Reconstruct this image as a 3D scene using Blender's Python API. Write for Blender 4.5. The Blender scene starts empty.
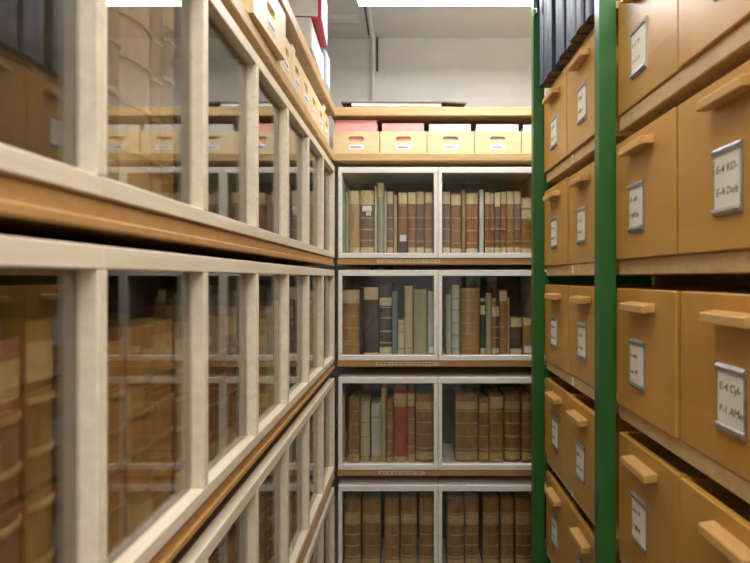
import bpy, bmesh, math, random
from mathutils import Vector, Matrix
rnd = random.Random(7)
R = math.radians
EYE = 1.5                      # camera height above the floor
scene = bpy.context.scene
COL = scene.collection

# ------------------------------------------------------------------ camera, world, exposure
cam_d = bpy.data.cameras.new('camera'); cam = bpy.data.objects.new('camera', cam_d); COL.objects.link(cam)
cam.location = (0, 0, EYE); cam.rotation_euler = (R(90), 0, 0)
cam_d.sensor_width = 36.0; cam_d.lens = 36.0 * 540 / 750
cam_d.shift_x = -36 / 750; cam_d.shift_y = -3.5 / 750
cam_d.clip_start = 0.02
cam_d.dof.use_dof = True; cam_d.dof.focus_distance = 2.2; cam_d.dof.aperture_fstop = 5.0
scene.camera = cam
w = bpy.data.worlds.new('world'); scene.world = w; w.use_nodes = True
w.node_tree.nodes['Background'].inputs[0].default_value = (0.9, 0.92, 1, 1)
w.node_tree.nodes['Background'].inputs[1].default_value = 0.05
vs = scene.view_settings
vs.view_transform = 'Standard'; vs.look = 'None'; vs.gamma = 1; vs.exposure = 0.55; vs.use_curve_mapping = False
LAMP = 14.0                     # luminance of the ceiling tubes' diffusers

# ------------------------------------------------------------------ materials
def lin(c):
    return tuple(((v / 255) / 12.92 if v / 255 <= 0.04045 else ((v / 255 + 0.055) / 1.055) ** 2.4) for v in c) + (1,)
MATS = {}
def mat_base(name):
    m = bpy.data.materials.new(name); m.use_nodes = True
    nt = m.node_tree; b = nt.nodes['Principled BSDF']
    return m, nt, b
def ramp_mix(nt, fac, c1, c2):
    r = nt.nodes.new('ShaderNodeValToRGB')
    r.color_ramp.elements[0].color = c1; r.color_ramp.elements[1].color = c2
    r.color_ramp.elements[0].position = 0.3; r.color_ramp.elements[1].position = 0.7
    nt.links.new(fac, r.inputs[0]); return r.outputs[0]
def rand_value(nt, col, lo, hi):
    oi = nt.nodes.new('ShaderNodeObjectInfo'); mr = nt.nodes.new('ShaderNodeMapRange')
    mr.inputs['To Min'].default_value = lo; mr.inputs['To Max'].default_value = hi
    nt.links.new(oi.outputs['Random'], mr.inputs['Value'])
    hs = nt.nodes.new('ShaderNodeHueSaturation')
    nt.links.new(mr.outputs[0], hs.inputs['Value']); nt.links.new(col, hs.inputs['Color'])
    return hs.outputs[0]
def bump(nt, b, fac, strength, dist=0.002):
    bp = nt.nodes.new('ShaderNodeBump'); bp.inputs['Strength'].default_value = strength; bp.inputs['Distance'].default_value = dist
    nt.links.new(fac, bp.inputs['Height']); nt.links.new(bp.outputs[0], b.inputs['Normal'])
def wood(name, c1, c2, scale=(3, 40, 40), rough=0.5, vary=(0.92, 1.08), knots=0.0):
    m, nt, b = mat_base(name)
    tc = nt.nodes.new('ShaderNodeTexCoord'); oi = nt.nodes.new('ShaderNodeObjectInfo')
    add = nt.nodes.new('ShaderNodeVectorMath'); add.operation = 'MULTIPLY_ADD'
    mp = nt.nodes.new('ShaderNodeMapping'); mp.inputs['Scale'].default_value = scale
    off = nt.nodes.new('ShaderNodeCombineXYZ')
    for k in range(3): nt.links.new(oi.outputs['Random'], off.inputs[k])
    add.inputs[1].default_value = (9, 13, 17)
    nt.links.new(off.outputs[0], add.inputs[0]); nt.links.new(tc.outputs['Object'], add.inputs[2])
    nt.links.new(add.outputs[0], mp.inputs[0])
    n = nt.nodes.new('ShaderNodeTexNoise'); n.inputs['Scale'].default_value = 1.0; n.inputs['Detail'].default_value = 5; n.inputs['Distortion'].default_value = 0.6
    nt.links.new(mp.outputs[0], n.inputs['Vector'])
    col = ramp_mix(nt, n.outputs['Fac'], lin(c1), lin(c2))
    if knots:
        v = nt.nodes.new('ShaderNodeTexVoronoi'); v.inputs['Scale'].default_value = 5.0
        nt.links.new(add.outputs[0], v.inputs['Vector'])
        r = nt.nodes.new('ShaderNodeValToRGB'); r.color_ramp.elements[0].position = 0.03; r.color_ramp.elements[1].position = 0.07
        r.color_ramp.elements[0].color = (knots, knots, knots, 1); r.color_ramp.elements[1].color = (1, 1, 1, 1)
        nt.links.new(v.outputs['Distance'], r.inputs[0])
        mx = nt.nodes.new('ShaderNodeMix'); mx.data_type = 'RGBA'; mx.blend_type = 'MULTIPLY'; mx.inputs[0].default_value = 1
        nt.links.new(col, mx.inputs[6]); nt.links.new(r.outputs[0], mx.inputs[7]); col = mx.outputs[2]
    col = rand_value(nt, col, *vary)
    nt.links.new(col, b.inputs['Base Color']); b.inputs['Roughness'].default_value = rough
    bump(nt, b, n.outputs['Fac'], 0.08)
    MATS[name] = m; return m
def noisy(name, c1, c2, scale=30, rough=0.6, vary=(0.85, 1.15), bmp=0.15, metal=0.0, stretch=(1, 1, 1)):
    m, nt, b = mat_base(name)
    tc = nt.nodes.new('ShaderNodeTexCoord'); mp = nt.nodes.new('ShaderNodeMapping'); mp.inputs['Scale'].default_value = stretch
    oi = nt.nodes.new('ShaderNodeObjectInfo')
    n = nt.nodes.new('ShaderNodeTexNoise'); n.noise_dimensions = '4D'; n.inputs['Scale'].default_value = scale; n.inputs['Detail'].default_value = 6
    mu = nt.nodes.new('ShaderNodeMath'); mu.operation = 'MULTIPLY'; mu.inputs[1].default_value = 50
    nt.links.new(oi.outputs['Random'], mu.inputs[0]); nt.links.new(mu.outputs[0], n.inputs['W'])
    nt.links.new(tc.outputs['Object'], mp.inputs[0]); nt.links.new(mp.outputs[0], n.inputs['Vector'])
    col = ramp_mix(nt, n.outputs['Fac'], lin(c1), lin(c2))
    col = rand_value(nt, col, *vary)
    nt.links.new(col, b.inputs['Base Color'])
    b.inputs['Roughness'].default_value = rough; b.inputs['Metallic'].default_value = metal
    if bmp: bump(nt, b, n.outputs['Fac'], bmp)
    MATS[name] = m; return m
def plain(name, c, rough=0.6, metal=0.0):
    return noisy(name, tuple(v * 0.96 for v in c), tuple(min(255, v * 1.03) for v in c), 20, rough, (0.98, 1.02), 0.03, metal)

wood('frame_wood', (226, 208, 178), (240, 226, 200), (3, 60, 60), 0.5, (0.95, 1.03))
wood('frame_white', (226, 219, 206), (240, 235, 226), (3, 50, 50), 0.5, (0.97, 1.02))
wood('shelf_ply', (198, 160, 106), (214, 180, 128), (2, 30, 60), 0.5, (0.96, 1.04))
wood('shelf_brown', (182, 134, 76), (198, 152, 94), (2, 30, 60), 0.5, (0.96, 1.04))
noisy('folder_card', (206, 200, 194), (220, 214, 208), 20, 0.7, (0.95, 1.03), 0.03)
def beech():
    m = wood('beech', (192, 140, 60), (206, 156, 76), (5, 14, 1.2), 0.34, (0.94, 1.05))
    nt = m.node_tree; b = nt.nodes['Principled BSDF']; src = b.inputs['Base Color'].links[0].from_socket
    tc = nt.nodes.new('ShaderNodeTexCoord'); oi = nt.nodes.new('ShaderNodeObjectInfo'); sp = nt.nodes.new('ShaderNodeSeparateXYZ')
    nt.links.new(tc.outputs['Object'], sp.inputs[0])
    a = nt.nodes.new('ShaderNodeMath'); a.operation = 'MULTIPLY_ADD'; a.inputs[1].default_value = 8.5      # plank height about 12 cm
    nt.links.new(sp.outputs['Z'], a.inputs[0])
    r10 = nt.nodes.new('ShaderNodeMath'); r10.operation = 'MULTIPLY'; r10.inputs[1].default_value = 37.7
    nt.links.new(oi.outputs['Random'], r10.inputs[0]); nt.links.new(r10.outputs[0], a.inputs[2])
    f = nt.nodes.new('ShaderNodeMath'); f.operation = 'FLOOR'; nt.links.new(a.outputs[0], f.inputs[0])
    wn = nt.nodes.new('ShaderNodeTexWhiteNoise'); wn.noise_dimensions = '1D'; nt.links.new(f.outputs[0], wn.inputs['W'])
    mr = nt.nodes.new('ShaderNodeMapRange'); mr.inputs['To Min'].default_value = 0.9; mr.inputs['To Max'].default_value = 1.06
    nt.links.new(wn.outputs['Value'], mr.inputs['Value'])
    hs = nt.nodes.new('ShaderNodeHueSaturation'); nt.links.new(mr.outputs[0], hs.inputs['Value']); nt.links.new(src, hs.inputs['Color'])
    nt.links.new(hs.outputs[0], b.inputs['Base Color'])
beech()
wood('beech_handle', (204, 156, 88), (216, 172, 106), (3, 30, 30), 0.35, (0.97, 1.05))
wood('birch', (232, 204, 150), (242, 218, 170), (3, 8, 20), 0.45, (0.96, 1.04))
noisy('case_back', (92, 84, 74), (108, 98, 86), 6, 0.75, (0.95, 1.05), 0.05)
noisy('case_inside', (205, 196, 182), (222, 214, 200), 6, 0.6, (0.97, 1.03), 0.05)
wood('case_wood', (104, 84, 60), (124, 102, 76), (3, 20, 20), 0.6)
noisy('green_paint', (42, 98, 44), (48, 106, 48), 8, 0.35, (0.98, 1.02), 0.03)
noisy('metal', (175, 175, 178), (205, 205, 208), 60, 0.32, (0.95, 1.05), 0.02, 0.9)
noisy('label_card', (226, 220, 198), (238, 232, 214), 25, 0.7, (0.95, 1.03), 0.03)
noisy('white_paper', (232, 232, 232), (245, 245, 244), 25, 0.7, (0.96, 1.02), 0.03)
noisy('cream_label', (206, 184, 140), (226, 206, 166), 45, 0.7, (0.9, 1.06), 0.05)
noisy('tan_label', (184, 150, 98), (206, 174, 120), 45, 0.7, (0.9, 1.06), 0.05)
noisy('pages', (196, 176, 138), (216, 198, 162), 60, 0.8, (0.9, 1.05), 0.1, 0, (12, 1, 1))
noisy('pink_paper', (236, 158, 150), (244, 176, 168), 20, 0.7, (0.95, 1.04), 0.03)
noisy('portfolio_board', (112, 104, 84), (136, 128, 104), 20, 0.7, (0.95, 1.05), 0.05)
noisy('ink', (74, 68, 62), (92, 86, 78), 30, 0.8, (1, 1), 0)
noisy('band_gilt', (170, 132, 82), (202, 166, 112), 40, 0.6, (0.8, 1.1), 0.1)
# book covers
BC = {
 'brown': ((132, 90, 50), (170, 124, 76)), 'redbrown': ((136, 84, 56), (166, 112, 78)), 'tan': ((168, 132, 86), (194, 158, 110)),
 'plum': ((112, 88, 80), (140, 114, 102)), 'dark': ((62, 48, 42), (88, 68, 58)), 'vellum': ((186, 176, 142), (206, 198, 166)),
 'greenvellum': ((150, 152, 124), (176, 176, 148)), 'olive': ((158, 148, 96), (180, 170, 118)), 'greywhite': ((182, 178, 164), (208, 204, 192)),
 'cream': ((196, 176, 128), (216, 198, 152)), 'red': ((150, 58, 30), (182, 80, 44)), 'bluegrey': ((96, 108, 122), (130, 140, 152)),
 'black': ((34, 32, 38), (48, 46, 54)), 'darkgreen': ((52, 62, 54), (74, 84, 72)), 'navy': ((38, 45, 66), (62, 70, 94)),
 'orange': ((162, 114, 60), (190, 144, 86)), 'folio': ((134, 94, 50), (170, 126, 72)),
}
for k, (a, c) in BC.items():
    noisy('cover_' + k, a, c, 34, 0.55, (0.86, 1.14), 0.25, 0, (1, 1, 0.45))
# plain wall, ceiling, floor
def wall_mat(name, c1, c2, brick):
    m, nt, b = mat_base(name)
    tc = nt.nodes.new('ShaderNodeTexCoord')
    n = nt.nodes.new('ShaderNodeTexNoise'); n.inputs['Scale'].default_value = 5; n.inputs['Detail'].default_value = 6
    nt.links.new(tc.outputs['Object'], n.inputs['Vector'])
    nt.links.new(ramp_mix(nt, n.outputs['Fac'], lin(c1), lin(c2)), b.inputs['Base Color'])
    b.inputs['Roughness'].default_value = 0.75
    if brick:
        mp = nt.nodes.new('ShaderNodeMapping'); mp.inputs['Rotation'].default_value = brick
        nt.links.new(tc.outputs['Object'], mp.inputs[0])
        br = nt.nodes.new('ShaderNodeTexBrick'); br.inputs['Scale'].default_value = 1; br.inputs['Mortar Size'].default_value = 0.006
        br.inputs['Brick Width'].default_value = 0.25; br.inputs['Row Height'].default_value = 0.075; br.inputs['Mortar Smooth'].default_value = 1.0
        nt.links.new(mp.outputs[0], br.inputs['Vector']); 
        inv = nt.nodes.new('ShaderNodeMath'); inv.operation = 'SUBTRACT'; inv.inputs[0].default_value = 1
        nt.links.new(br.outputs['Fac'], inv.inputs[1]); bump(nt, b, inv.outputs[0], 0.15, 0.002)
    else: bump(nt, b, n.outputs['Fac'], 0.1)
    MATS[name] = m
wall_mat('wall_paint', (226, 224, 218), (234, 232, 227), (R(90), 0, 0))
wall_mat('wall_paint_plain', (226, 224, 218), (234, 232, 227), None)
wall_mat('ceiling_paint', (224, 225, 226), (232, 233, 234), None)
wall_mat('floor_lino', (128, 118, 104), (146, 136, 120), None)
# glass: clear pane, Fresnel reflection on both faces
def glass(name, IOR):
    m, nt, b = mat_base(name); nt.nodes.remove(b)
    out = nt.nodes['Material Output']; g = nt.nodes.new('ShaderNodeNewGeometry')
    ior = nt.nodes.new('ShaderNodeMapRange')
    ior.inputs['To Min'].default_value = IOR; ior.inputs['To Max'].default_value = 1 / IOR
    nt.links.new(g.outputs['Backfacing'], ior.inputs['Value'])
    fr = nt.nodes.new('ShaderNodeFresnel'); nt.links.new(ior.outputs[0], fr.inputs['IOR'])
    tr = nt.nodes.new('ShaderNodeBsdfTransparent'); tr.inputs[0].default_value = (0.97, 0.98, 0.97, 1)
    gl = nt.nodes.new('ShaderNodeBsdfGlossy'); gl.inputs['Roughness'].default_value = 0.02
    mx = nt.nodes.new('ShaderNodeMixShader')
    nt.links.new(fr.outputs[0], mx.inputs[0]); nt.links.new(tr.outputs[0], mx.inputs[1]); nt.links.new(gl.outputs[0], mx.inputs[2])
    nt.links.new(mx.outputs[0], out.inputs[0]); MATS[name] = m
glass('glass', 2.1); glass('end_glass', 1.55)
# lamp diffuser
m, nt, b = mat_base('tube_light'); nt.nodes.remove(b); e = nt.nodes.new('ShaderNodeEmission')
e.inputs[0].default_value = (0.975, 0.985, 1.0, 1); e.inputs[1].default_value = LAMP
nt.links.new(e.outputs[0], nt.nodes['Material Output'].inputs[0]); MATS['tube_light'] = m

# ------------------------------------------------------------------ builders
class MB:
    def __init__(s): s.bm = bmesh.new()
    def box(s, x0, x1, y0, y1, z0, z1, bev=0.0):
        t = bmesh.new(); bmesh.ops.create_cube(t, size=1)
        for v in t.verts:
            v.co = Vector(((x0 + x1) / 2 + v.co.x * (x1 - x0), (y0 + y1) / 2 + v.co.y * (y1 - y0), (z0 + z1) / 2 + v.co.z * (z1 - z0)))
        if bev: bmesh.ops.bevel(t, geom=t.edges[:], offset=bev, segments=1, affect='EDGES', clamp_overlap=True)
        s.merge(t); return s
    def merge(s, t, M=None):
        if M is not None: bmesh.ops.transform(t, matrix=M, verts=t.verts)
        me = bpy.data.meshes.new('t'); t.to_mesh(me); t.free(); s.bm.from_mesh(me); bpy.data.meshes.remove(me)
    def prism(s, pts, axis, a, c):
        """extrude a closed polygon along an axis: pts are (u,v) in the other two axes"""
        def P(u, v, h): return {'x': (h, u, v), 'y': (u, h, v), 'z': (u, v, h)}[axis]
        lo = [s.bm.verts.new(P(u, v, a)) for u, v in pts]; hi = [s.bm.verts.new(P(u, v, c)) for u, v in pts]
        n = len(pts)
        s.bm.faces.new(lo); s.bm.faces.new(hi[::-1])
        for i in range(n): s.bm.faces.new((lo[i], hi[i], hi[(i + 1) % n], lo[(i + 1) % n]))
        return s
    def strip(s, prof, z0, z1):
        """solid of a (outer, inner) profile pair extruded in z"""
        o, i_ = prof; n = len(o)
        V = [[s.bm.verts.new((p[0], p[1], z)) for p in q] for z in (z0, z1) for q in (o, i_)]
        ol, il, oh, ih = V
        for k in range(n - 1):
            s.bm.faces.new((ol[k], ol[k+1], oh[k+1], oh[k])); s.bm.faces.new((il[k+1], il[k], ih[k], ih[k+1]))
            s.bm.faces.new((oh[k], oh[k+1], ih[k+1], ih[k])); s.bm.faces.new((ol[k+1], ol[k], il[k], il[k+1]))
        for k in (0, n - 1): s.bm.faces.new((ol[k], oh[k], ih[k], il[k]))
        return s
    def tube(s, pts, r, seg=8):
        pts = [Vector(p) for p in pts]; rings = []
        for k, p in enumerate(pts):
            d = (pts[min(k+1, len(pts)-1)] - pts[max(k-1, 0)]).normalized()
            up = Vector((0, 0, 1)) if abs(d.z) < 0.9 else Vector((1, 0, 0))
            a = d.cross(up).normalized(); c = d.cross(a)
            rings.append([s.bm.verts.new(p + r * (math.cos(t) * a + math.sin(t) * c)) for t in [2 * math.pi * q / seg for q in range(seg)]])
        for A, B in zip(rings, rings[1:]):
            for q in range(seg): s.bm.faces.new((A[q], A[(q+1) % seg], B[(q+1) % seg], B[q]))
        s.bm.faces.new(rings[0][::-1]); s.bm.faces.new(rings[-1]); return s
    def build(s, name, mat, parent=None, smooth=False):
        bmesh.ops.recalc_face_normals(s.bm, faces=s.bm.faces)
        me = bpy.data.meshes.new(name); s.bm.to_mesh(me); s.bm.free()
        if smooth:
            for p in me.polygons: p.use_smooth = True
        me.materials.append(MATS[mat])
        o = bpy.data.objects.new(name, me); COL.objects.link(o)
        if parent is not None: o.parent = parent
        return o
def tag(o, label, cat, group=None, kind=None):
    o['label'] = label; o['category'] = cat
    if group: o['group'] = group
    if kind: o['kind'] = kind
    return o
def thing(name, label, cat, loc, rz=0, group=None, ry=0):
    o = bpy.data.objects.new(name, None); COL.objects.link(o); o.empty_display_size = 0.05
    o.location = loc; o.rotation_euler = (0, ry, rz); return tag(o, label, cat, group)
def struct(name, mb, mat, parent=None):
    o = mb.build(name, mat, parent)
    if parent is None: o['kind'] = 'structure'
    return o
def share(src, parent, loc=(0, 0, 0), scale=(1, 1, 1)):
    o = src.copy(); COL.objects.link(o); o.parent = parent; o.location = loc; o.scale = scale; return o
def lettering(text, size, parent, loc, rot, name='lettering', spacing=1.0):
    cu = bpy.data.curves.new('txt', 'FONT'); cu.body = text; cu.size = size; cu.align_x = 'LEFT'; cu.align_y = 'CENTER'; cu.extrude = 0.00015
    cu.shear = 0.15; cu.space_character = spacing; cu.resolution_u = 2
    t = bpy.data.objects.new('txt', cu); COL.objects.link(t)
    me = bpy.data.meshes.new_from_object(t.evaluated_get(bpy.context.evaluated_depsgraph_get()))
    bpy.data.objects.remove(t); bpy.data.curves.remove(cu)
    me.materials.clear(); me.materials.append(MATS['ink']); me.name = name
    o = bpy.data.objects.new(name, me); COL.objects.link(o); o.parent = parent; o.location = loc; o.rotation_euler = rot
    return o
ORD = ['zeroth', 'first', 'second', 'third', 'fourth', 'fifth', 'sixth', 'seventh', 'eighth', 'ninth', 'tenth', 'eleventh', 'twelfth', 'thirteenth', 'fourteenth', 'fifteenth', 'sixteenth', 'seventeenth', 'eighteenth', 'nineteenth', 'twentieth']

# ------------------------------------------------------------------ the room
XL, XR, YB, YF, ZC = -0.74, 2.2, 2.70, -2.6, EYE + 1.20
struct('floor', MB().box(XL, XR, YF, YB, -0.05, 0), 'floor_lino')
struct('ceiling', MB().box(XL, XR, YF, YB, ZC, ZC + 0.05), 'ceiling_paint')
struct('wall_back', MB().box(XL, XR, YB, YB + 0.05, 0, ZC), 'wall_paint')
struct('wall_left', MB().box(XL - 0.05, XL, YF, YB, 0, ZC), 'wall_paint_plain')
struct('wall_right', MB().box(XR, XR + 0.05, YF, YB, 0, ZC), 'wall_paint_plain')
struct('wall_front', MB().box(XL, XR, YF - 0.05, YF, 0, ZC), 'wall_paint_plain')
# shallow ribbed ceiling moulding in the corner part of the ceiling
struct('trim_1', MB().box(XL, -0.245, 2.455, 2.495, ZC - 0.022, ZC).box(XL, -0.245, 2.525, 2.565, ZC - 0.022, ZC), 'ceiling_paint')

# ceiling luminaires: flat luminous boxes hung across the aisle, plus added fill behind the camera
def luminaire(y, label, x=0.36, h=1.05):
    t = thing('ceiling_lamp', label, 'lamp', (x, y, EYE + h), 0, 'ceiling lamps across the aisle')
    MB().box(-0.57, 0.57, -0.095, 0.095, 0.012, 0.06, 0.004).build('housing', 'white_paper', t)
    MB().box(-0.56, 0.56, -0.088, 0.088, 0, 0.0118, 0.003).build('diffuser', 'tube_light', t)
    for sx in (-0.4, 0.4): MB().tube([(sx, 0, 0.06), (sx, 0, 1.2 - h)], 0.006).build('hanger', 'metal', t)
luminaire(2.0, 'flat white luminous ceiling lamp hung before the end wall')
luminaire(0.75, 'flat white luminous ceiling lamp hung over the green rack', 0.3, 1.12)
luminaire(-0.35, 'unseen fill lamp added behind the camera over the aisle entrance', 0.3, 1.14)  # added out of view as fill for the lower rows
luminaire(-0.95, 'unseen fill lamp added farther behind the camera before the aisle entrance', 0.1, 1.14)  # added rear fill, reaches the lower shelves at a flatter angle
luminaire(-0.95, 'unseen fill lamp added to the side of the aisle entrance', 1.35, 1.14)  # added side fill, widens the light coming from behind the camera
o = MB().tube([(-0.186, 2.672, 0.02), (-0.186, 2.672, ZC - 0.03), (-0.187, 2.66, ZC - 0.016), (-0.19, 2.6, ZC - 0.014), (-0.175, 2.0, ZC - 0.014)], 0.0105, 10).build('conduit_pipe', 'white_paper', None, True)
tag(o, 'white conduit pipe running down the end wall and across the ceiling', 'pipe')
o = MB().tube([(-0.208, 2.66, ZC - 0.004), (-0.205, 2.4, ZC - 0.004), (-0.2, 2.05, ZC - 0.004)], 0.003, 6).tube([(-0.168, 2.688, ZC - 0.004), (-0.168, 2.688, EYE + 1.03)], 0.005, 6).build('cable', 'ink', None, True)
tag(o, 'thin dark cable clipped along the ceiling beside the white pipe', 'cable')

# ------------------------------------------------------------------ heights of the glazed rows (relative to the eye)
ROWS = [(0.085, 0.473), (-0.352, 0.034), (-0.818, -0.424), (-1.278, -0.884)]
ROWNAME = ['top', 'second', 'third', 'bottom']
FX, FY = -0.324, 2.30           # front planes of the aisle cases and of the end-wall cases
CD = 0.33                       # case depth
FW, FD = 0.019, 0.024           # frame bar width and depth
YEND = 2.288; PITCH = 0.2867

# shelving that carries the cases: boards + uprights
BOARD_TOP = [r[0] for r in ROWS]
sh = thing('wall_shelving', 'tan plywood shelving along the aisle carrying the glass-fronted cases', 'shelving', (0, 0, 0))
for zt in BOARD_TOP:
    MB().box(FX - CD - 0.03, FX - 0.006, -0.6, YEND + 0.012, EYE + zt - 0.030, EYE + zt - 0.0005, 0.003).build('shelf_board', 'shelf_brown', sh)
    MB().box(FX - 0.012, FX - 0.001, -0.6, YEND + 0.012, EYE + zt - 0.034, EYE + zt - 0.022, 0.002).build('front_lip', 'shelf_brown', sh)
MB().box(FX - CD - 0.03, FX - 0.002, -0.6, YEND + 0.012, EYE + 0.500, EYE + 0.533, 0.003).build('shelf_board', 'shelf_ply', sh)
MB().box(FX - CD - 0.03, FX + 0.002, -0.6, YEND + 0.012, EYE + 0.690, EYE + 0.728, 0.003).build('shelf_board', 'shelf_ply', sh)
for y in (-0.55, 0.9, 2.27):
    MB().box(XL + 0.005, XL + 0.05, y - 0.02, y + 0.02, 0.0, EYE + 0.73, 0.002).build('upright', 'shelf_ply', sh)
se = thing('wall_shelving', 'tan plywood shelving on the end wall carrying the glass-fronted cases', 'shelving', (0, 0, 0))
X0B = -0.311; BW = 0.4265      # end-wall cases: first case edge and width
for zt in BOARD_TOP:
    MB().box(X0B - 0.004, 1.1, FY + 0.006, FY + CD + 0.03, EYE + zt - 0.028, EYE + zt - 0.0005, 0.003).build('shelf_board', 'shelf_brown', se)
MB().box(X0B - 0.03, 1.1, FY + 0.004, FY + CD + 0.03, EYE + 0.500, EYE + 0.533, 0.003).build('shelf_board', 'shelf_ply', se)
MB().box(X0B - 0.03, 1.1, FY - 0.002, FY + CD + 0.03, EYE + 0.690, EYE + 0.728, 0.003).build('shelf_board', 'shelf_ply', se)
for x in (X0B + 0.2, 1.05):
    MB().box(x - 0.02, x + 0.02, YB - 0.036, YB - 0.004, 0.0, EYE + 0.73, 0.002).build('upright', 'shelf_ply', se)
# paper shelf-mark strips on the edges of the end-wall shelves
for zt, xa, xb in zip(BOARD_TOP, (-0.145, -0.15, -0.14, -0.14), (0.125, 0.12, 0.06, 0.11)):
    p = MB().box(xa, xb, FY + 0.0045, FY + 0.0058, EYE + zt - 0.022, EYE + zt - 0.006).build('shelf_mark_strip', 'cream_label', se)
    q = MB(); x = xa + 0.012
    while x < xb - 0.015:
        wd = rnd.uniform(0.004, 0.012); q.box(x, x + wd, FY + 0.0040, FY + 0.0046, EYE + zt - 0.016, EYE + zt - 0.011); x += wd + rnd.uniform(0.003, 0.012)
    q.build('writing', 'cover_brown', p)

# ------------------------------------------------------------------ glazed cases
def glazed_case(loc, rz, width, height, panes, fmat, label, group, half_ends):
    t = thing('glazed_bookcase', label, 'bookcase', loc, rz, group)
    th = 0.009
    MB().box(0.001, width - 0.001, FD, CD, 0.0, 0.014).build('floor_panel', 'case_wood' if half_ends else 'frame_white', t)
    MB().box(0.001, width - 0.001, FD, CD, height - 0.014, height).build('top_panel', 'case_wood' if half_ends else 'frame_white', t)
    for xa in (0.001, width - 0.001 - th): MB().box(xa, xa + th, FD, CD, 0.014, height - 0.014).build('side_panel', 'case_wood' if half_ends else 'case_inside', t)
    MB().box(0.001 + th, width - 0.001 - th, CD - 0.008, CD - 0.001, 0.014, height - 0.014).build('back_panel', 'case_wood' if half_ends else 'case_back', t)
    MB().box(0.0005, width - 0.0005, 0, FD - 0.0005, height - 0.025, height, 0.0015).build('top_rail', fmat, t)
    MB().box(0.0005, width - 0.0005, 0, FD - 0.0005, 0, 0.022, 0.0015).build('bottom_rail', fmat, t)
    z0, z1 = 0.0222, height - 0.0252
    e = FW / 2 if half_ends else FW * 0.9
    edges = [(0.0005, e)]
    for k in range(1, panes): edges.append((width * k / panes - FW / 2, width * k / panes + FW / 2))
    edges.append((width - e, width - 0.0005))
    for a, c in edges: MB().box(a, c, 0, FD - 0.0005, z0, z1, 0.0012).build('stile', fmat, t)
    for (a, c), (d, f) in zip(edges, edges[1:]):
        MB().box(c - 0.0005, d + 0.0005, FD - 0.006, FD - 0.003, z0 - 0.0005, z1 + 0.0005).build('glass_pane', 'glass' if half_ends else 'end_glass', t)
    return t
AISLE = []        # (row, case number, y0, y1)
for r, (za, zb) in enumerate(ROWS):
    for k in range(4):
        y1 = YEND - k * 2 * PITCH; y0 = y1 - 2 * PITCH
        glazed_case((FX, y0, EYE + za), R(90), 2 * PITCH, zb - za, 2, 'frame_wood',
            f'pale wooden glass-fronted bookcase, {ORD[k+1]} from the corner in the {ROWNAME[r]} aisle row', 'glass-fronted cases along the aisle', True)
        AISLE.append((r, k, y0, y1))
    for k in range(3):
        where = ['beside the corner', 'next to the green post', 'behind the green rack'][k]
        glazed_case((X0B + k * BW, FY, EYE + za), 0, BW - 0.0006, zb - za, 1, 'frame_white',
            f'white framed glass-fronted bookcase on the end wall, {ROWNAME[r]} row, {where}', 'glass-fronted cases on the end wall', False)

# ------------------------------------------------------------------ books
def spine_profile(wd, d, bulge, off=0.0):
    """outline from one rear corner round the spine to the other; spine at y=0 looking towards -y"""
    n = 6; h = wd / 2 + off
    pts = [(-h, d)] if d else []
    for i in range(n + 1):
        a = -1 + 2 * i / n
        pts.append((h * a, bulge * a * a * (0.6 + 0.4 * a * a) - off))
    if d: pts.append((h, d))
    return pts
noisy('pages_dark', (104, 84, 58), (126, 104, 74), 60, 0.8, (0.9, 1.05), 0.1, 0, (12, 1, 1))
def book(name, label, cat, group, loc, rz, wd, ht, d, cover, labels=(), bands=(), tilt=0, bulge=None, extra=(), lmat='cream_label'):
    bulge = min(0.012, wd * 0.16) if bulge is None else bulge
    t = thing(name, label, cat, loc, rz, group, tilt if rz == 0 else 0)
    o = spine_profile(wd, d, bulge); i_ = [(x * (1 - 0.005 / max(wd, 0.012)) , y + 0.004) for x, y in o]
    i_[0] = (i_[0][0], d); i_[-1] = (i_[-1][0], d)
    MB().strip((o, i_), 0.0, ht).build('cover', 'cover_' + cover, t)
    q = i_[:]; q = [(x * 0.985, y + 0.0006) for x, y in q]; q[0] = (q[0][0], d - 0.006); q[-1] = (q[-1][0], d - 0.006)
    MB().prism(q, 'z', 0.002, ht - 0.004).build('page_block', 'pages_dark' if cover == 'navy' else 'pages', t)
    def shell(z0, z1, thick, name, m, f=0.98):
        oo = [(x * f, y) for x, y in spine_profile(wd, 0, bulge, 0)]
        op = [(x * 1.0, y - thick) for x, y in oo]; ip = [(x, y + 0.0004) for x, y in oo]
        return MB().strip((op, ip), z0, z1).build(name, m, t)
    if bands:
        mb = MB(); oo = [(x, y) for x, y in spine_profile(wd, 0, bulge, 0)]
        for z in bands: mb.strip(([(x * 1.0, y - 0.0028) for x, y in oo], [(x, y + 0.0004) for x, y in oo]), z - 0.003, z + 0.003)
        mb.build('raised_bands', 'cover_' + cover if rnd.random() < 0.0 else 'band_gilt', t)
    for z0, z1 in labels: shell(max(z0, 0.001), min(z1, ht - 0.001), 0.0012, 'spine_label', lmat)
    for (x0, x1, z0, z1, m, n2) in extra: 
        MB().box(x0, x1, -0.0034, 0.0015 + bulge * 0.3, z0, z1).build(n2, m, t)
    return t
COVERNAME = {'brown': 'brown leather', 'redbrown': 'reddish brown leather', 'tan': 'tan leather', 'plum': 'plum brown leather', 'dark': 'dark brown leather', 'vellum': 'pale vellum',
 'greenvellum': 'grey green vellum', 'olive': 'olive vellum', 'greywhite': 'grey white vellum', 'cream': 'cream', 'red': 'red leather', 'bluegrey': 'blue grey', 'black': 'black',
 'darkgreen': 'dark green', 'orange': 'orange brown leather', 'folio': 'brown leather', 'navy': 'dark blue'}
BOOKY = FY + 0.048
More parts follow.
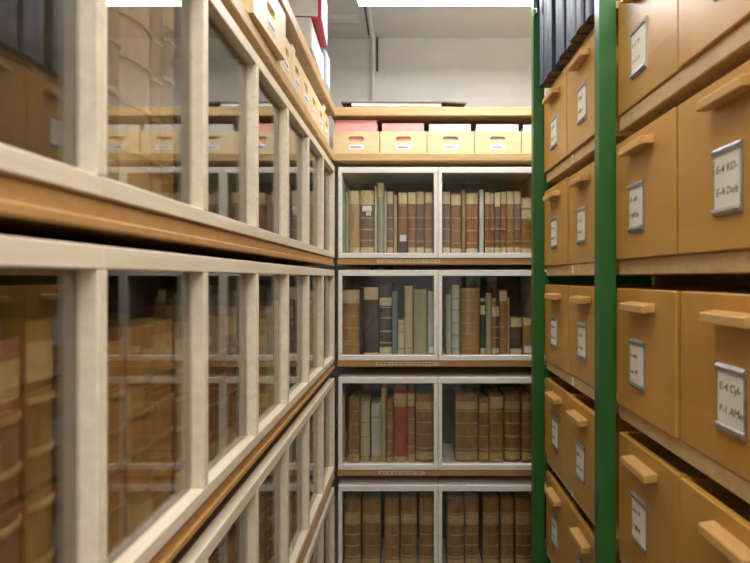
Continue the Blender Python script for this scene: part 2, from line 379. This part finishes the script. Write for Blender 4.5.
def end_pane(row, pane, ox, oy, sc, specs):
    za, zb = ROWS[row]; floor = za + 0.0142
    n = 0
    for s in specs:
        n += 1
        x0, x1, top, cov = s[:4]; opt = s[4] if len(s) > 4 else {}
        X = lambda v: (ox + v / sc - 411) * BOOKY / 540
        Hh = lambda v: (278 - (oy + v / sc)) * BOOKY / 540
        lo = X0B + pane * BW + 0.0115; hi = X0B + (pane + 1) * BW - 0.0125
        xa, xb = max(X(x0), lo), min(X(x1), hi)
        wd = xb - xa - 0.0012; ht = Hh(top) - floor
        labs = [(Hh(b) - floor, Hh(a) - floor) for a, b in opt.get('labels', ())]
        bands = [Hh(v) - floor for v in opt.get('bands', ())]
        ex = []
        for (a, b, c, d, m_, nm) in opt.get('extra', ()):
            cx = (xa + xb) / 2; up = max(0, 0.012 - (Hh(d) - floor)); ex.append((max(X(a) - cx, -wd / 2), min(X(b) - cx, wd / 2), Hh(d) - floor + up, Hh(c) - floor + up, m_, nm))
        rib = ' ribbed' if bands else ''
        lb = ' with cream labels' if labs else ''
        where = 'from the corner' if pane == 0 else 'past first divider'
        if pane == 2: where = 'past second divider'
        size = 'slim book' if wd < 0.03 else 'book' if ht < 0.31 else 'folio'
        look = opt.get('look', f'{COVERNAME[cov]}{rib} {size}{lb}')
        t = book('old_book', f'{look}, {ORD[n]} {where}, {ROWNAME[row]} end-wall row', 'book', 'old books in the end-wall cases',
                 ((xa + xb) / 2, BOOKY + opt.get('push', 0) + rnd.uniform(-0.004, 0.006), EYE + floor + 0.0006), 0, wd, ht, min(0.24, max(0.14, ht * 0.66)), cov, labs, bands, 0, None, ex, 'tan_label' if row > 1 else 'cream_label')
def L(*a): return {'labels': list(a)}
def LB(labels, bands, **k): return dict(labels=labels, bands=bands, **k)
CR = [(148, 220), (465, 505)]; BD = [298, 362, 430]
end_pane(0, 0, 335, 165, 5.63, [
    (38, 58, 105, 'greenvellum'), (59, 78, 150, 'greenvellum'),
    (80, 138, 145, 'tan', LB(CR, BD)), (140, 220, 143, 'plum', LB([(145, 225), (465, 505)], [300, 365, 425], extra=[(155, 207, 232, 262, 'white_paper', 'torn_paper_label'), (176, 203, 258, 285, 'white_paper', 'torn_paper_label')])),
    (222, 236, 120, 'vellum'), (238, 275, 100, 'greenvellum', L((100, 180))), (277, 291, 145, 'vellum'),
    (292, 328, 150, 'plum', LB([(152, 220), (465, 500)], BD)), (330, 350, 170, 'tan'),
    (355, 408, 153, 'redbrown', LB([(158, 220)], [230, 298], extra=[(366, 402, 396, 430, 'white_paper', 'shelf_mark_label'), (357, 406, 450, 503, 'cover_dark', 'lower_patch')])),
    (410, 455, 155, 'redbrown', LB(CR, BD)), (457, 503, 150, 'plum', LB(CR, BD)), (505, 552, 155, 'brown', LB([(155, 215), (470, 505)], BD))])
end_pane(0, 1, 435, 165, 5.63, [
    (42, 86, 150, 'plum', LB(CR, BD)), (88, 150, 155, 'brown', LB([(165, 225), (470, 505)], [300, 370, 440])), (152, 172, 140, 'tan'),
    (173, 243, 155, 'redbrown', LB([(160, 220), (470, 505)], [300, 370, 440])), (250, 275, 140, 'greywhite'),
    (280, 311, 153, 'redbrown', LB(CR, BD)), (312, 334, 158, 'redbrown', LB(CR, BD)), (335, 368, 155, 'plum', LB([(155, 235), (465, 505)], BD)),
    (369, 403, 150, 'redbrown', LB(CR, BD)), (404, 446, 148, 'brown', LB(CR, [300, 370, 432])), (447, 485, 148, 'plum', LB(CR, BD)),
    (488, 552, 183, 'brown', LB([(188, 240), (252, 305), (470, 505)], [312, 372, 430]))])
end_pane(1, 0, 335, 265, 5.63, [
    (43, 138, 140, 'orange', LB([(142, 214)], [218, 290, 355, 430, 446])), (140, 157, 112, 'black'),
    (160, 243, 125, 'dark', L((127, 196), (495, 520))), (248, 320, 98, 'dark', LB([(185, 230), (465, 510)], [240, 300, 375, 440], push=0.01)),
    (322, 350, 150, 'bluegrey'), (353, 390, 310, 'vellum', LB([], [330, 375, 470])), (391, 438, 118, 'cream', LB([], [470])),
    (443, 518, 138, 'olive'), (523, 577, 150, 'greywhite', dict(extra=[(533, 566, 475, 508, 'white_paper', 'shelf_mark_label')]))])
end_pane(1, 1, 435, 265, 5.63, [
    (65, 93, 165, 'greenvellum'), (95, 138, 115, 'greywhite', LB([], [190, 255, 325, 395, 470])),
    (148, 253, 130, 'orange', LB([], [140, 200, 262, 328, 390, 470])), (255, 284, 185, 'darkgreen', L((188, 206), (228, 280), (468, 525))),
    (286, 318, 160, 'greenvellum'), (320, 343, 185, 'brown', LB([(235, 290), (470, 500)], [200, 350, 410])), (344, 362, 185, 'dark', LB([(235, 290), (470, 500)], [350, 410])),
    (364, 408, 140, 'brown', LB([(150, 205)], [280, 350, 420, 490])), (409, 421, 185, 'tan'),
    (425, 492, 295, 'dark', L((298, 350), (472, 515))), (496, 552, 298, 'orange', LB([(300, 340)], [365, 405, 450], extra=[(503, 548, 490, 528, 'white_paper', 'shelf_mark_label')]))])
end_pane(2, 0, 335, 375, 5.63, [
    (25, 55, 120, 'tan', LB([(125, 205)], [])), (76, 138, 135, 'brown', LB([(445, 490)], [205, 275, 352, 425])),
    (142, 195, 150, 'vellum', LB([(455, 505)], [270, 350])), (203, 258, 165, 'greywhite', LB([(455, 500)], [240])),
    (260, 285, 75, 'olive', L((80, 165))), (289, 328, 140, 'brown', LB([(465, 505)], [215, 290, 370, 440])),
    (330, 404, 88, 'red', L((108, 182), (462, 500))), (407, 449, 98, 'brown', LB([(108, 178), (450, 500)], [250, 328, 405])),
    (455, 565, 113, 'brown', LB([(152, 195), (435, 476)], [205, 268, 335, 412]))])
FB = LB([(152, 196), (436, 478)], [206, 275, 348, 420])
end_pane(2, 1, 435, 375, 5.63, [
    (117, 243, 115, 'brown', FB), (248, 305, 138, 'folio', LB([(160, 215), (440, 480)], [290, 350, 420])), (308, 388, 118, 'folio', LB([(125, 190), (440, 490)], [206, 270, 345, 415])),
    (393, 485, 113, 'brown', FB), (489, 575, 113, 'brown', FB)])
B4 = lambda o_=0: LB([(272 + o_, 322 + o_), (540 + o_, 600 + o_)], [262 + o_, 328 + o_, 390 + o_, 458 + o_, 525 + o_])
end_pane(3, 0, 335, 470, 6.06, [(55, 155, 180, 'folio', B4()), (166, 275, 178, 'folio', B4(2)), (300, 390, 180, 'folio', B4(10)), (397, 497, 176, 'folio', B4(-2)), (511, 612, 174, 'brown', B4(2))])
end_pane(3, 1, 435, 470, 6.06, [(75, 178, 178, 'folio', B4(3)), (182, 266, 180, 'brown', B4()), (292, 392, 176, 'folio', B4(6)), (400, 480, 178, 'brown', B4()), (489, 586, 176, 'folio', B4(-2))])
def random_books(row, place, u0, u1, hfun, covers, labelfn, fixed=None):
    """fill a stretch u0..u1 with books; place(u) gives the location of a book centre"""
    za, zb = ROWS[row]; floor = za + 0.0142; u = u0; n = 0
    while True:
        wd = rnd.choice([0.03, 0.045, 0.055, 0.065, 0.08]) * rnd.uniform(0.85, 1.15)
        if u + wd > u1: break
        n += 1; ht = hfun(u + wd / 2) * rnd.uniform(0.93, 1.04); cov = rnd.choice(covers)
        flat = cov in ('vellum', 'greenvellum', 'greywhite', 'olive', 'cream')
        labs = [] if flat and rnd.random() < 0.6 else ([(ht * 0.8, ht * 0.93)] if rnd.random() < 0.6 else []) + ([(ht * 0.03, ht * 0.13)] if rnd.random() < 0.5 else [])
        bands = [] if flat else [ht * f for f in (0.2, 0.39, 0.57, 0.74)]
        size = 'slim book' if wd < 0.032 else 'book' if ht < 0.29 else 'folio'
        look = COVERNAME[cov] + (' ribbed' if bands else '') + ' ' + size
        loc, rz = place(u + wd / 2)
        book('old_book', labelfn(look, n), 'book', 'old books in the aisle cases' if rz else 'old books in the end-wall cases', (loc[0], loc[1], EYE + floor + 0.0006), rz, wd - 0.0015, ht, min(0.22, ht * 0.66), cov, labs, bands, 0, None, (), 'tan_label')
        u += wd + (0.0005 if rnd.random() < 0.85 else 0.012)
for row in range(3):
    random_books(row, lambda u: ((u, BOOKY, 0), 0), X0B + 2 * BW + 0.014, X0B + 2 * BW + 0.3, lambda u: 0.3, ['brown', 'redbrown', 'tan', 'folio', 'vellum'],
                 lambda look, n: f'{look}, {ORD[n]} past the second divider, {ROWNAME[row]} end-wall row')
LEATHER = ['brown', 'brown', 'redbrown', 'folio', 'tan', 'orange']; MIXED = ['brown', 'tan', 'vellum', 'dark', 'orange', 'greywhite', 'redbrown', 'cream', 'plum']
VIS = [0.6, 0.26, 0.78, 1.62]
for r, k, y0, y1 in AISLE:
    if y1 < VIS[r] + 0.05: continue
    for half in (0, 1):                              # corner-side half first
        pass
    a, c = y0 + 0.012, y1 - 0.012
    # count from the corner: run along decreasing y
    if r == 0:
        hf = lambda y: 0.335
        if k != 2: continue
        c = 0.835; a = 0.60
    elif r == 1: hf = lambda y: 0.30 if y < 0.62 else 0.27
    else: hf = lambda y: 0.30
    lo = max(a, VIS[r])
    random_books(r, lambda u, c=c: ((FX - 0.036 + rnd.uniform(-0.006, 0.003), c - u, 0), R(90)), 0.0, c - lo, lambda u, c=c, hf=hf: hf(c - u),
                 LEATHER if (r == 0 or r == 3 or k >= 2) else MIXED,
                 lambda look, n, k=k, r=r: f'{look}, {ORD[n]} from corner end of {ORD[k+1]} {ROWNAME[r]} aisle case')

# ------------------------------------------------------------------ card boxes on the shelf above the cases
def slot_panel(wd, ht, d, t, sw=0.066, sh_=0.021, sz=0.062):
    """front panel with a rounded finger slot, built as a ring of quads"""
    mb = MB(); n = 5; c = (sw - sh_) / 2; r = sh_ / 2
    up = [(c + r * math.cos(math.pi / 2 * q / n), sz + r * math.sin(math.pi / 2 * q / n)) for q in range(n + 1)]
    up += [(-x, z) for x, z in up[::-1]]
    mb.prism([(-wd / 2, sz), (-wd / 2, ht), (wd / 2, ht), (wd / 2, sz)] + up, 'y', 0, t)
    mb.prism([(-wd / 2, sz), (-wd / 2, 0), (wd / 2, 0), (wd / 2, sz)] + [(x, 2 * sz - z) for x, z in up], 'y', 0, t)
    bmesh.ops.remove_doubles(mb.bm, verts=mb.bm.verts, dist=1e-5)
    return mb
def card_box(loc, rz, wd, ht, d, label, group, paper, pheight):
    t = thing('card_box', label, 'box', loc, rz, group)
    slot_panel(wd, ht, d, 0.008, min(0.066, wd * 0.45)).build('front_panel', 'birch', t)
    b = MB(); tk = 0.006
    b.box(-wd / 2, -wd / 2 + tk, 0.008, d, 0, ht).box(wd / 2 - tk, wd / 2, 0.008, d, 0, ht).box(-wd / 2 + tk, wd / 2 - tk, d - tk, d, 0, ht).box(-wd / 2 + tk, wd / 2 - tk, 0.008, d - tk, 0, tk)
    b.build('box_body', 'birch', t)
    lw = min(0.066, wd * 0.5)
    l = MB().box(-lw / 2, lw / 2, -0.001, 0.0005, 0.016, 0.038).build('paper_label', 'white_paper', t)
    MB().box(-lw * 0.35, lw * 0.3, -0.0016, -0.0009, 0.025, 0.028).build('writing', 'ink', l)
    p = MB(); q = 5
    for k in range(q):
        y = 0.0085 + k * (d - 0.04) / q; hh = pheight * (1 - 0.05 * rnd.random())
        p.box(-wd / 2 + tk + 0.002, wd / 2 - tk - 0.002 - 0.004 * rnd.random(), y, y + 0.012, tk + 0.001, hh)
    p.build('file_folders', paper, t)
    return t
for k in range(6):
    paper = 'pink_paper' if k < 2 else 'folder_card'
    nm = 'salmon pink' if k < 2 else 'white'
    card_box((X0B - 0.024 + 0.1005 + k * 0.2020, FY + 0.012, EYE + 0.5337), 0, 0.199, 0.094, 0.28,
             f'birch card box with {nm} folders, {ORD[k+1]} from the corner on the end wall', 'card boxes on the end-wall shelf', paper, [0.146, 0.134, 0.128, 0.13, 0.126, 0.128][k])
k = 0
for y in [1.42 + 0.136 * i for i in range(6)]:
    k += 1
    card_box((FX - 0.004, y, EYE + 0.5337), R(90), 0.131, 0.098, 0.25, f'birch card box with finger slot, {ORD[7-k]} from the corner on the aisle shelf', 'card boxes on the aisle shelf', 'white_paper', 0.11)
card_box((FX + 0.012, 1.205, EYE + 0.5337), R(88), 0.24, 0.112, 0.25, 'larger pale card box pulled forward on the aisle shelf', 'card boxes on the aisle shelf', 'white_paper', 0.10)
# loose sheets sticking out of the card boxes
for (y, zz, a) in ((1.57, 0.632, 15), (1.98, 0.634, -18), (2.10, 0.632, 25)):
    o = MB().box(-0.022, 0.022, -0.004, 0.004, 0, 0.04).build('paper_sheaf', 'white_paper'); o.location = (FX - 0.03, y, EYE + zz - 0.0); o.rotation_euler = (R(a), 0, R(90))
    tag(o, {1.57: 'white sheaf of papers sticking up from the card boxes near the larger box', 1.98: 'white sheaf of papers leaning above the second card box from the corner', 2.10: 'white sheaf of papers above the card box at the corner'}[y], 'papers', 'loose sheaves above the card boxes')

# flat portfolios on the top end-wall shelf
zt = EYE + 0.7285
t = thing('portfolio', 'flat grey brown portfolio of white sheets lying on the top end-wall shelf', 'portfolio', (0, 0, zt))
MB().prism([(-0.295, FY + 0.02), (0.16, FY + 0.01), (0.25, FY + 0.03), (0.2, FY + 0.27), (-0.29, FY + 0.27)], 'z', 0.001, 0.006).build('lower_cover', 'portfolio_board', t)
MB().box(-0.255, 0.13, FY + 0.012, FY + 0.25, 0.0065, 0.021).build('sheets', 'white_paper', t)
MB().prism([(-0.3, FY + 0.01), (0.14, FY + 0.005), (0.24, FY + 0.02), (0.2, FY + 0.26), (-0.28, FY + 0.26)], 'z', 0.0215, 0.0265).build('upper_cover', 'portfolio_board', t)

# boxes and binders standing on the top aisle shelf
zt = EYE + 0.7285
def block(name, label, cat, loc, rz, wd, ht, d, cover, spine, edge=None):
    t = thing(name, label, cat, loc, rz, 'archive boxes on the top aisle shelf')
    MB().box(-wd / 2, wd / 2, 0.002, d, 0.0, ht, 0.002).build('body', cover, t)
    MB().box(-wd / 2 + 0.006, wd / 2 - 0.006, 0.0, 0.0018, 0.006, ht - 0.006).build('spine_panel', spine, t)
    return t
noisy('red_cloth', (178, 32, 52), (200, 44, 66), 30, 0.5, (1, 1), 0.05)
noisy('paleblue_card', (186, 202, 214), (206, 220, 230), 20, 0.6, (1, 1), 0.03)
noisy('grey_card', (196, 190, 180), (212, 206, 196), 20, 0.6, (0.95, 1.05), 0.03)
block('archive_box', 'cream archive box standing upright on the top aisle shelf beside the red box', 'box', (FX - 0.06, 1.62, zt), R(90), 0.13, 0.33, 0.2, 'grey_card', 'grey_card')
block('archive_box', 'white spined grey box lying under the red edged box', 'box', (FX + 0.004, 1.83, zt), R(92), 0.23, 0.10, 0.27, 'grey_card', 'white_paper')
t = block('archive_box', 'red edged box with white spine lying on a grey box', 'box', (FX + 0.03, 1.84, zt + 0.1005), R(94), 0.215, 0.16, 0.27, 'red_cloth', 'white_paper')
MB().box(-0.112, -0.1078, 0.012, 0.262, 0.008, 0.152).build('end_panel', 'grey_card', t)
block('ring_binder', 'pale blue binder leaning out of the top aisle shelf near the corner', 'binder', (FX + 0.006, 2.08, zt), R(90), 0.09, 0.13, 0.25, 'paleblue_card', 'paleblue_card')
block('archive_box', 'low white box on the top aisle shelf between red box and blue binder', 'box', (FX - 0.002, 1.99, zt), R(90), 0.06, 0.10, 0.25, 'grey_card', 'white_paper')
for yy in (1.15, 1.33, 1.48):
    block('archive_box', {1.15: 'tall grey archive box, third before the red box on the aisle shelf', 1.33: 'tall grey archive box, second before the cream box on the aisle shelf', 1.48: 'tall grey archive box right before the cream box on the aisle shelf'}[yy],
          'box', (FX - 0.07, yy, zt), R(90), 0.12, 0.31, 0.2, 'grey_card', 'grey_card')

# ------------------------------------------------------------------ green rack with document boxes
DX = 0.470
rack = thing('shelving_rack', 'green painted steel rack with wooden shelves holding the document boxes', 'rack', (0, 0, 0))
RB = [0.367, 0.041, -0.285, -0.611, -0.937, -1.263]     # box floor heights relative to the eye
BH, BWD, BDP = 0.262, 0.2765, 0.36
for y in (0.02, 1.238, 1.902):
    for xx in (DX - 0.039, DX + BDP + 0.02):
        p = MB()
        p.box(xx, xx + 0.039, y, y + 0.004, 0, ZC - 0.06).box(xx, xx + 0.004, y + 0.004, y + 0.026, 0, ZC - 0.06).box(xx, xx + 0.039, y + 0.026, y + 0.030, 0, ZC - 0.06)
        u = p.build('upright', 'green_paint', rack)
    MB().box(DX, DX + BDP + 0.02, y + 0.008, y + 0.022, EYE + 0.9, EYE + 0.93).build('tie_bar', 'green_paint', rack)
    MB().box(DX, DX + BDP + 0.02, y + 0.008, y + 0.022, 0.05, 0.08).build('tie_bar', 'green_paint', rack)
    for rb in RB[:5] if y > 1.5 else (): MB().box(DX, DX + BDP + 0.02, y + 0.008, y + 0.022, EYE + rb - 0.075, EYE + rb - 0.02).build('light_block_rail', 'green_paint', rack)  # added at the far end to block light through the shelf gaps
for ya, yb in ((0.055, 1.234), (1.272, 1.898)):
    for rb in RB:
        MB().box(DX + 0.006, DX + BDP + 0.02, ya, yb, EYE + rb - 0.034, EYE + rb - 0.0005, 0.002).build('shelf_board', 'shelf_ply', rack)
        for yy in (ya + (yb - ya) * 0.5,):
            MB().box(DX + 0.003, DX + 0.0065, yy - 0.004, yy + 0.004, EYE + rb - 0.030, EYE + rb - 0.006).build('shelf_clip', 'label_card', rack)
    MB().box(DX + 0.006, DX + BDP + 0.02, ya, yb, EYE + 0.634, EYE + 0.654, 0.002).build('shelf_board', 'shelf_ply', rack)
for ya, yb in ((0.055, 1.234), (1.272, 1.898)):
    MB().box(DX + BDP + 0.021, DX + BDP + 0.027, ya - 0.01, yb + 0.01, 0.1, EYE + 0.93).build('back_panel', 'shelf_ply', rack)
MB().box(DX + BDP + 0.019, DX + BDP + 0.0208, 1.13, 1.16, EYE - 0.013, EYE + 0.004).build('white_tag', 'white_paper', rack)
PROTO = {}
def doc_box(y, row, label, text, jitter, hshift=0.0, pshift=0.0):
    """front looks to -x; local x runs towards the camera"""
    t = thing('document_box', label, 'box', (DX + jitter, y, EYE + RB[row]), R(-90), 'wooden document boxes in the green rack')
    W = BWD / 2 - 0.001
    if not PROTO:
        PROTO['front_panel'] = MB().box(-W, W, 0, 0.014, 0, BH, 0.0022).build('front_panel', 'beech', t)
        for s in (-1, 1):
            PROTO['side%d' % s] = MB().box(s * W - (0.012 if s > 0 else 0), s * W + (0.012 if s < 0 else 0), 0.0142, BDP - 0.012, 0, BH, 0.0015).build('side_panel', 'beech', t)
        PROTO['back_panel'] = MB().box(-W, W, BDP - 0.0118, BDP, 0, BH - 0.01).build('back_panel', 'beech', t)
        PROTO['base'] = MB().box(-W + 0.0125, W - 0.0125, 0.0142, BDP - 0.012, 0.0005, 0.008).build('base_panel', 'beech', t)
        h = MB().prism([(0.0, BH - 0.026), (-0.026, BH - 0.030), (-0.026, BH - 0.046), (0.0, BH - 0.044)], 'x', -0.058, 0.058)
        bmesh.ops.bevel(h.bm, geom=h.bm.edges[:], offset=0.0018, segments=1, affect='EDGES')
        PROTO['handle'] = h.build('handle', 'beech_handle', t)
        PROTO['papers'] = MB().box(-W + 0.014, W - 0.014, 0.03, BDP - 0.03, 0.0085, BH - 0.05).build('paper_stack', 'pages', t)
        ph = MB().box(-0.036, 0.036, -0.0025, 0.0003, 0.056, 0.158)
        PROTO['label_holder'] = ph.build('label_holder', 'metal', t)
        PROTO['card'] = MB().box(-0.031, 0.031, -0.0036, -0.0026, 0.066, 0.148).build('label_card', 'label_card', PROTO['label_holder'])
        PROTO['clip'] = MB().prism([(-0.0026, 0.146), (-0.006, 0.148), (-0.007, 0.153), (-0.0026, 0.158)], 'x', -0.036, 0.036).build('clip', 'metal', PROTO['label_holder'])
        PROTO['clip2'] = MB().prism([(-0.0026, 0.068), (-0.006, 0.066), (-0.007, 0.061), (-0.0026, 0.056)], 'x', -0.036, 0.036).build('clip', 'metal', PROTO['label_holder'])
        hold = PROTO['label_holder']; hold.location = (pshift, 0, 0)
    else:
        for key in ('front_panel', 'side-1', 'side1', 'back_panel', 'base', 'papers'): share(PROTO[key], t)
        share(PROTO['handle'], t, (hshift, 0, 0))
        hold = share(PROTO['label_holder'], t, (pshift, 0, rnd.uniform(-0.004, 0.004)))
        for key in ('card', 'clip', 'clip2'): share(PROTO[key], hold)
    if text:
        for line, zz in zip(text, (0.124, 0.090)):
            lettering(line, 0.0165, hold, (-0.027, -0.0038, zz), (R(90), 0, 0), 'lettering')
    else:                                   # faint handwriting, too small to read
        q = MB()
        for zz in (0.124, 0.090):
            x = -0.025; end = rnd.uniform(0.004, 0.02)
            while x < end:
                h = rnd.uniform(0.004, 0.011); q.box(x, x + 0.0013, -0.0042, -0.0037, zz - 0.005, zz - 0.005 + h)
                if rnd.random() < 0.6: q.box(x + 0.0013, x + 0.0045, -0.0042, -0.0037, zz - 0.005 + h * 0.8, zz - 0.0038 + h * 0.8)
                x += rnd.choice([0.0045, 0.006, 0.010])
        o = q.build('handwriting', 'ink', hold); o['kind'] = 'stuff'
    return t
ROWL = ['top', 'second', 'third', 'fourth', 'fifth', 'lowest']
TXT_NEAR = {(1, 1): ('E-4 KD-', 'E-4 Dob'), (2, 1): ('E-4 Cyl-', 'F-1 AMer')}
for row in range(6):
    for q, yc in enumerate((1.7575, 1.4795)):
        doc_box(yc, row, f'wooden document box, {ROWL[row]} row, {"against the far green post" if q == 0 else "just beyond the middle green post"}', None, rnd.uniform(-0.003, 0.004), rnd.uniform(-0.01, 0.02), rnd.uniform(-0.02, 0.01))
for row in range(5):
    for q in range(3):
        tx = TXT_NEAR.get((row, q))
        doc_box(1.092 - q * 0.281, row, f'wooden document box, {ROWL[row]} row, {["beside the middle green post", "second before the middle green post", "third before the middle green post"][q]}', tx, rnd.uniform(-0.004, 0.003), [0.0, 0.03, 0.0][q], [-0.022, 0.016, 0][q])
# dark blue volumes overhanging the top shelf of the rack
y = 1.86; n = 0
for wd, ht, push in ((0.05, 0.40, 0), (0.045, 0.39, 0.002), (0.06, 0.41, -0.0), (0.035, 0.36, 0.05), (0.055, 0.40, 0.004), (0.05, 0.41, 0.0), (0.06, 0.42, 0.006), (0.055, 0.40, 0.0), (0.06, 0.42, 0.0), (0.05, 0.41, 0.005)):
    n += 1
    if y - wd < 1.275: break
    t = book('dark_volume', f'tall dark blue volume, {ORD[n]} from the far green post on the rack top', 'book', 'dark blue volumes on the rack', (DX - 0.03 + push, y - wd / 2, EYE + 0.6545), R(-90), wd - 0.0015, ht, 0.30, 'navy', (), (), 0, 0.004)
    if n == 1:
        r = MB()
        for a in range(5):
            an = a * 2 * math.pi / 5 + 0.3; r.tube([(0.0, -0.010, 0.262), (0.03 * math.cos(an), -0.014 - 0.004 * (a % 2), 0.262 + 0.03 * math.sin(an))], 0.004, 6)
        r.build('tie_ribbon', 'cover_black', t)
    y -= wd
